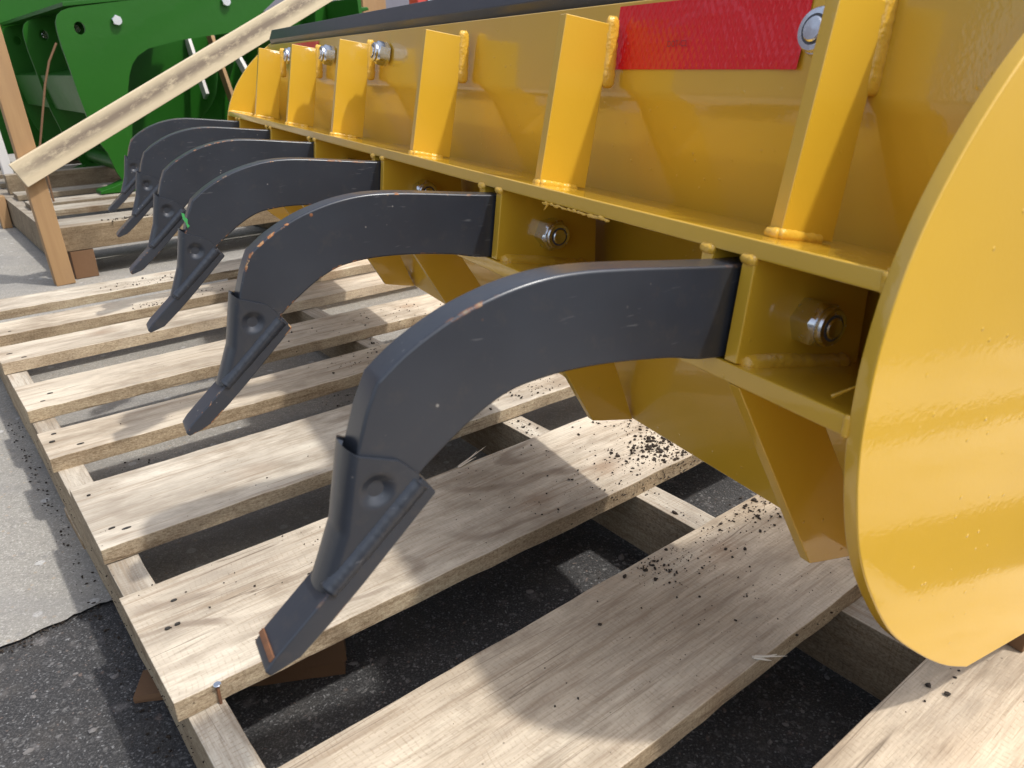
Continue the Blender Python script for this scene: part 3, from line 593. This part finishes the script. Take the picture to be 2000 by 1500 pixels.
foot = prism([(0.545, 0.0), (0.90, 0.0), (0.90, 0.055), (0.67, 0.050), (0.585, 0.018), (0.548, 0.010)], -0.035, 0.035, 'foot', 0.002); foot.materials.append(GREEN)
gbolt = hex_nut(0.028, 0.014); gbolt.materials.append(ZINC)
for s in (2.85, 3.45, 4.05):
    link('side_plate', pm, GREEN, gr, (0, s, 0)); link('foot', foot, GREEN, gr, (-0.005, s + 0.007, 0.119))
    for (b, z) in ((0.699, 0.634), (1.053, 0.696)): link('bolt', gbolt, ZINC, gr, (b, s - 0.001, z), (math.pi / 2, 0.3, 0))
for s0, s1 in ((2.864, 3.45), (3.464, 4.05)):
    link('cross_plate', prism([(0.547, 0.478), (0.572, 0.362), (0.588, 0.362), (0.575, 0.465), (0.72, 0.492), (0.72, 0.512)], s0, s1, 'cross_plate', 0.001), GREEN, gr)
    link('top_tube', tube([(0.80, s0, 0.64), (0.80, s1, 0.64)], 0.032, 'top_tube', 20), GREEN, gr)
    link('base_tube', tube([(0.66, s0, 0.19), (0.66, s1, 0.19)], 0.026, 'base_tube', 20), GREEN, gr)
link('back_sheet', prism(spline([(0.70, 0.150), (0.95, 0.165), (1.25, 0.21), (1.42, 0.34), (1.47, 0.55), (1.47, 0.71)], 6) + [(1.485, 0.71)] + spline([(1.482, 0.55), (1.432, 0.335), (1.258, 0.20), (0.95, 0.153), (0.70, 0.138)], 6), 2.70, 4.20, 'back_sheet', 0), GREEN, gr)
link('rear_plate', prism([(0.40, 0.15), (1.48, 0.15), (1.48, 1.15), (0.40, 1.15)], 4.22, 4.235, 'rear_plate', 0.002), GREEN, gr)
link('added_shade_sheet', prism([(0.56, 0.672), (0.80, 0.700), (1.22, 0.724), (1.22, 0.736), (0.80, 0.712), (0.56, 0.684)], 2.866, 4.21, 'added_shade_sheet', 0.001), GREEN, gr)  # sheet added only to keep the sun off the grapple's interior
for s in (2.95, 3.35, 3.8): link('stiffener', prism([(1.30, 0.25), (1.42, 0.34), (1.47, 0.55), (1.47, 0.70), (1.43, 0.70), (1.40, 0.50), (1.33, 0.35)], s, s + 0.014, 'stiffener', 0.001), GREEN, gr)
link('arm', prism([(1.38, 0.600), (1.53, 0.652), (1.64, 0.672), (1.768, 0.700), (1.762, 0.712), (1.63, 0.704), (1.52, 0.672), (1.38, 0.66)], 3.15, 3.24, 'arm', 0.004), GREEN, gr)
# pale slats leaning against the back sheet
def pB(px, py, b):
    q = Vector(((px - 1000) / 1499.68, (py - 750) / 1499.68, 1)); dd = CR.transposed() @ q; t = b / dd.dot(EB); v = dd * t; return Vector((v.dot(EB), v.dot(ES), v.z + ZC))
def slat(nm, p0, p1, w, mat, lb, b0=1.34):
    a, c = pB(*p0, b0), pB(*p1, b0); v = (c - a); a = a - v.normalized() * 0.02
    if a.z > c.z: a, c = c, a
    a = a - (c - a).normalized() * 0.0
    o = lean(nm, a, c + (c - a).normalized() * 0.02, 0.016, w, mat, None); o.matrix_world = Matrix.Rotation(YP, 4, 'Z') @ o.matrix_basis; tag(o, lb, 'slat', 'slats inside the green grapple'); return o
slat('leaning_slat', (401, 181), (366, 76), 0.055, WHITEW, 'wide white slat leaning inside the green grapple behind the brace')
slat('leaning_slat', (345, 115), (330, 84), 0.035, WHITEW, 'short narrow white slat inside the notch of the green plate')
slat('leaning_slat', (450, 185), (409, 66), 0.055, LUMBER, 'tan wooden slat leaning in the green grapple left of the yellow machine')
slat('leaning_slat', (347, 122), (272, 108), 0.13, BARK, 'dark brown board lying across inside the notch of the green plate', 1.30)
slat('leaning_slat', (480, 140), (458, 100), 0.04, WHITEW, 'small pale slat beside the far end of the yellow machine')
slat('leaning_slat', (259, 165), (253, 118), 0.06, WHITEW, 'rounded white slat at the left edge of the notch in the green plate', 1.15)

# ------------------------------------------------------------------ things far behind
cf = empty('crate_frame', (0, 0, 0), YP, 'distant wooden crate frame post with a thin brace behind the dark edge bar', 'crate')
bx('frame_post', 2.54, 2.70, 4.60, 4.75, 0.0045, 1.3, LUMBER, cf); bx('frame_post', 2.20, 2.40, 4.80, 4.90, 0.0045, 1.3, LUMBER, cf)
lean('frame_brace', (2.454, 4.59, 0.75), (2.30, 4.59, 1.0), 0.05, 0.03, WHITEW, cf)
rd = empty('red_implement', (0, 0, 0), YP, 'bright red implement partly hidden behind the top edge bar of the yellow machine', 'implement')
link('frame_beam', prism([(2.74, 0.70), (3.9, 0.74), (3.9, 0.98), (2.82, 0.95), (2.74, 0.86)], 4.3, 4.4, 'frame_beam', 0.008), RED, rd)
link('side_panel', prism([(2.78, 0.0045), (3.0, 0.0045), (3.0, 0.70), (2.78, 0.70)], 4.32, 4.38, 'side_panel', 0.004), RED, rd)
link('bolt', gbolt, ZINC, rd, (2.66 + 0.16, 4.298, 0.835), (math.pi / 2, 0, 0))
wl = link('shed_wall', box(-9, 16, 9.0, 9.2, 0.0045, 4.5, 'shed_wall', 0), WALLM, None, (0, 0, 0), (0, 0, YP)); tag(wl, 'plain grey shed wall far behind the machines', 'wall')

# ------------------------------------------------------------------ loose mulch, splinters
def lumps(pts, name, label=None):
    bm = bmesh.new(); r2 = random.Random(5)
    base = bmesh.new(); bmesh.ops.create_icosphere(base, subdivisions=1, radius=1.0); bv = [v.co.copy() for v in base.verts]; bf = [[v.index for v in f.verts] for f in base.faces]; base.free()
    verts = []; faces = []
    for (p, r) in pts:
        sx, sy, sz = r * r2.uniform(0.6, 1.6), r * r2.uniform(0.5, 1.1), r * r2.uniform(0.45, 0.8); a = r2.uniform(0, 6.28); ca, sa = math.cos(a), math.sin(a); o = len(verts)
        for v in bv:
            q = v * r2.uniform(0.65, 1.25); x, y, z = q.x * sx, q.y * sy, q.z * sz; verts.append((p[0] + x * ca - y * sa, p[1] + x * sa + y * ca, p[2] + z + sz * 0.6))
        faces += [[i + o for i in f] for f in bf]
    me = bpy.data.meshes.new(name); me.from_pydata(verts, [], faces); ob = link(name, me, MULCH); tag(ob, kind='stuff'); 
    if label: tag(ob, label, 'mulch')
    return ob
def height(b, s):
    for s0, s1, *_ in BOARDS:
        if s0 + 0.003 < s < s1 - 0.003 and b > B0 + 0.003: return DECK + 0.0003
    if 0.071 < b < 0.093 and s > -0.3 and s < 1.7: return ST + 0.0003
    if abs(b - (0.52 + (s + 0.40) * 0.02)) < 0.012 and s < 1.7: return ST + 0.0003
    return 0.0045 if s > 0.755 else (0.0005 if s < 0.735 else None)
pts = []
CL = [(0.605, 0.500, .03, .018, 90, 2.0), (0.63, 0.545, .025, .03, 60, 1.6), (0.60, 0.41, .03, .03, 70, 2.2), (0.615, 0.372, .03, .012, 60, 2.0),  # b, s, spread b, spread s, count, size
    (0.421, 0.352, .014, .010, 26, 1.5), (0.445, 0.345, .03, .018, 50, 1.0), (0.47, 0.30, .07, .04, 55, 0.8), (0.44, 0.250, .06, .02, 18, 0.8), (0.55, 0.475, .05, .02, 60, 1.0), (0.60, 0.475, .025, .02, 60, 1.7), (0.585, 0.515, .05, .03, 70, 1.2),
    (0.47, 0.50, .07, .035, 55, 0.9), (0.40, 0.545, .06, .03, 14, 0.8), (0.62, 0.42, .04, .05, 90, 1.9), (0.60, 0.36, .05, .02, 60, 1.4), (0.56, 0.345, .05, .015, 50, 1.2), (0.62, 0.70, .05, .03, 70, 1.4), (0.60, 0.77, .08, .05, 45, 1.0), (0.467, 0.965, .03, .02, 16, 1.6), (0.56, 0.95, .06, .03, 30, 1.0),
    (0.447, 0.635, .04, .03, 60, 1.4), (0.52, 0.66, .05, .03, 60, 1.5), (0.33, 0.64, .08, .03, 60, 0.9), (0.20, 0.65, .07, .03, 40, 0.8), (0.348, 1.66, .05, .02, 45, 1.5), (0.40, 1.50, .06, .02, 26, 1.3), (0.34, 1.47, .025, .015, 30, 1.6), (0.30, 0.87, .06, .02, 20, 1.3), (0.50, 0.87, .06, .03, 30, 1.4), (0.56, 1.03, .06, .03, 60, 1.8), (0.62, 1.12, .08, .03, 40, 1.2), (0.18, 1.02, .05, .02, 16, 1.2),
    (0.478, 0.14, .02, .006, 4, 1.6), (0.30, 0.30, .08, .04, 8, 0.7), (0.15, 0.55, .05, .03, 10, 1.2), (0.25, 0.585, .05, .01, 12, 1.2)]
for (b, s, sb, ss, n, sz) in CL:
    for _ in range(int(n * 2.3)):
        bq, sq = random.gauss(b, sb), random.gauss(s, ss); h = height(bq, sq)
        if h is None: continue
        pts.append((PW(bq, sq, h), sz * 0.001 * random.choice((0.25, 0.3, 0.4, 0.4, 0.5, 0.6, 0.7, 0.9, 1.35))))
for _ in range(220):   # along the foot of the near stringer
    sq = random.uniform(0.3, 1.3); bq = random.gauss(0.056, 0.005); pts.append((PW(bq, sq, 0.0045 if sq > 0.75 else 0.0005), 0.001 * random.choice((0.6, 0.8, 1.0, 1.5))))
for _ in range(150):   # stuck on the face of the near stringer
    pts.append((PW(0.0688 - 0.0003, random.uniform(0.25, 1.2), random.uniform(0.022, 0.060)), 0.001 * random.choice((0.4, 0.6, 0.7, 0.9))))
for (s0, n, lo, hi) in ((0.460, 120, 0.38, 0.66), (0.689, 50, 0.35, 0.7), (0.229, 20, 0.40, 0.6), (1.083, 20, .4, .7)):   # on the sawn front edges
    for _ in range(n):
        pts.append((PW(random.triangular(lo, hi, hi), s0 - 0.0004, DECK - random.uniform(0.001, 0.016)), 0.001 * random.choice((0.5, 0.7, 0.9, 1.2))))
for _ in range(420):   # dark crust along the concrete seam
    bq = random.uniform(-0.35, 0.06); pts.append((PW(bq, 0.7395 + 0.010 * noise.noise((bq * 9, 0, 0)) + random.gauss(0, 0.005), 0.0015), 0.001 * random.choice((0.6, 0.8, 1.0, 1.4))))
for _ in range(60): pts.append((PW(random.gauss(0.50, 0.04), 2.197 + random.gauss(0, 0.008), 0.1365), 0.001 * random.choice((1.5, 2.2, 3.0))))
lumps(pts, 'mulch_crumbs')
r2 = random.Random(9); peb = []
PEBM = mat_plain('asphalt_pebble', (0.17, 0.16, 0.155)); 
for _ in range(650):
    bq, sq = r2.uniform(-0.45, 0.9), r2.uniform(-0.1, 0.725); peb.append((PW(bq, sq, -0.0012), 0.001 * r2.choice((1.2, 1.5, 2.0, 2.6, 3.6))))
po = lumps(peb, 'asphalt_pebbles'); po.data.materials.clear(); po.data.materials.append(PEBM)
def splinter(loc, rz, L, lb):
    bm = []; pths = [[(0, 0, 0.0010), (L * 0.4, 0.001, 0.0022), (L, 0.003, 0.0034)], [(0.002, 0.0015, 0.0012), (L * 0.5, 0.0022, 0.0020), (L * 0.72, 0.0034, 0.0036)], [(0.001, -0.001, 0.0012), (L * 0.35, -0.0016, 0.0016), (L * 0.55, -0.002, 0.0018)]]
    me0 = [tube(p, [0.0007, 0.0006, 0.0002], 'wood_splinter', 5, 0.3, i) for i, p in enumerate(pths)]
    b2 = bmesh.new()
    for mm in me0: b2.from_mesh(mm)
    o = link('wood_splinter', fin(b2, 'wood_splinter'), SPLIN, None, loc, (0, 0, rz)); tag(o, lb, 'splinter', 'loose wood splinters')
splinter(PW(0.3995, 0.2345, DECK), YP - 0.9, 0.024, 'pale frayed splinter on the front edge of the broad plank nearest the yellow disc')
splinter(PW(0.400, 0.603, DECK), YP + 0.25, 0.05, 'long pale splinter on the back edge of the plank under the nearest tooth')
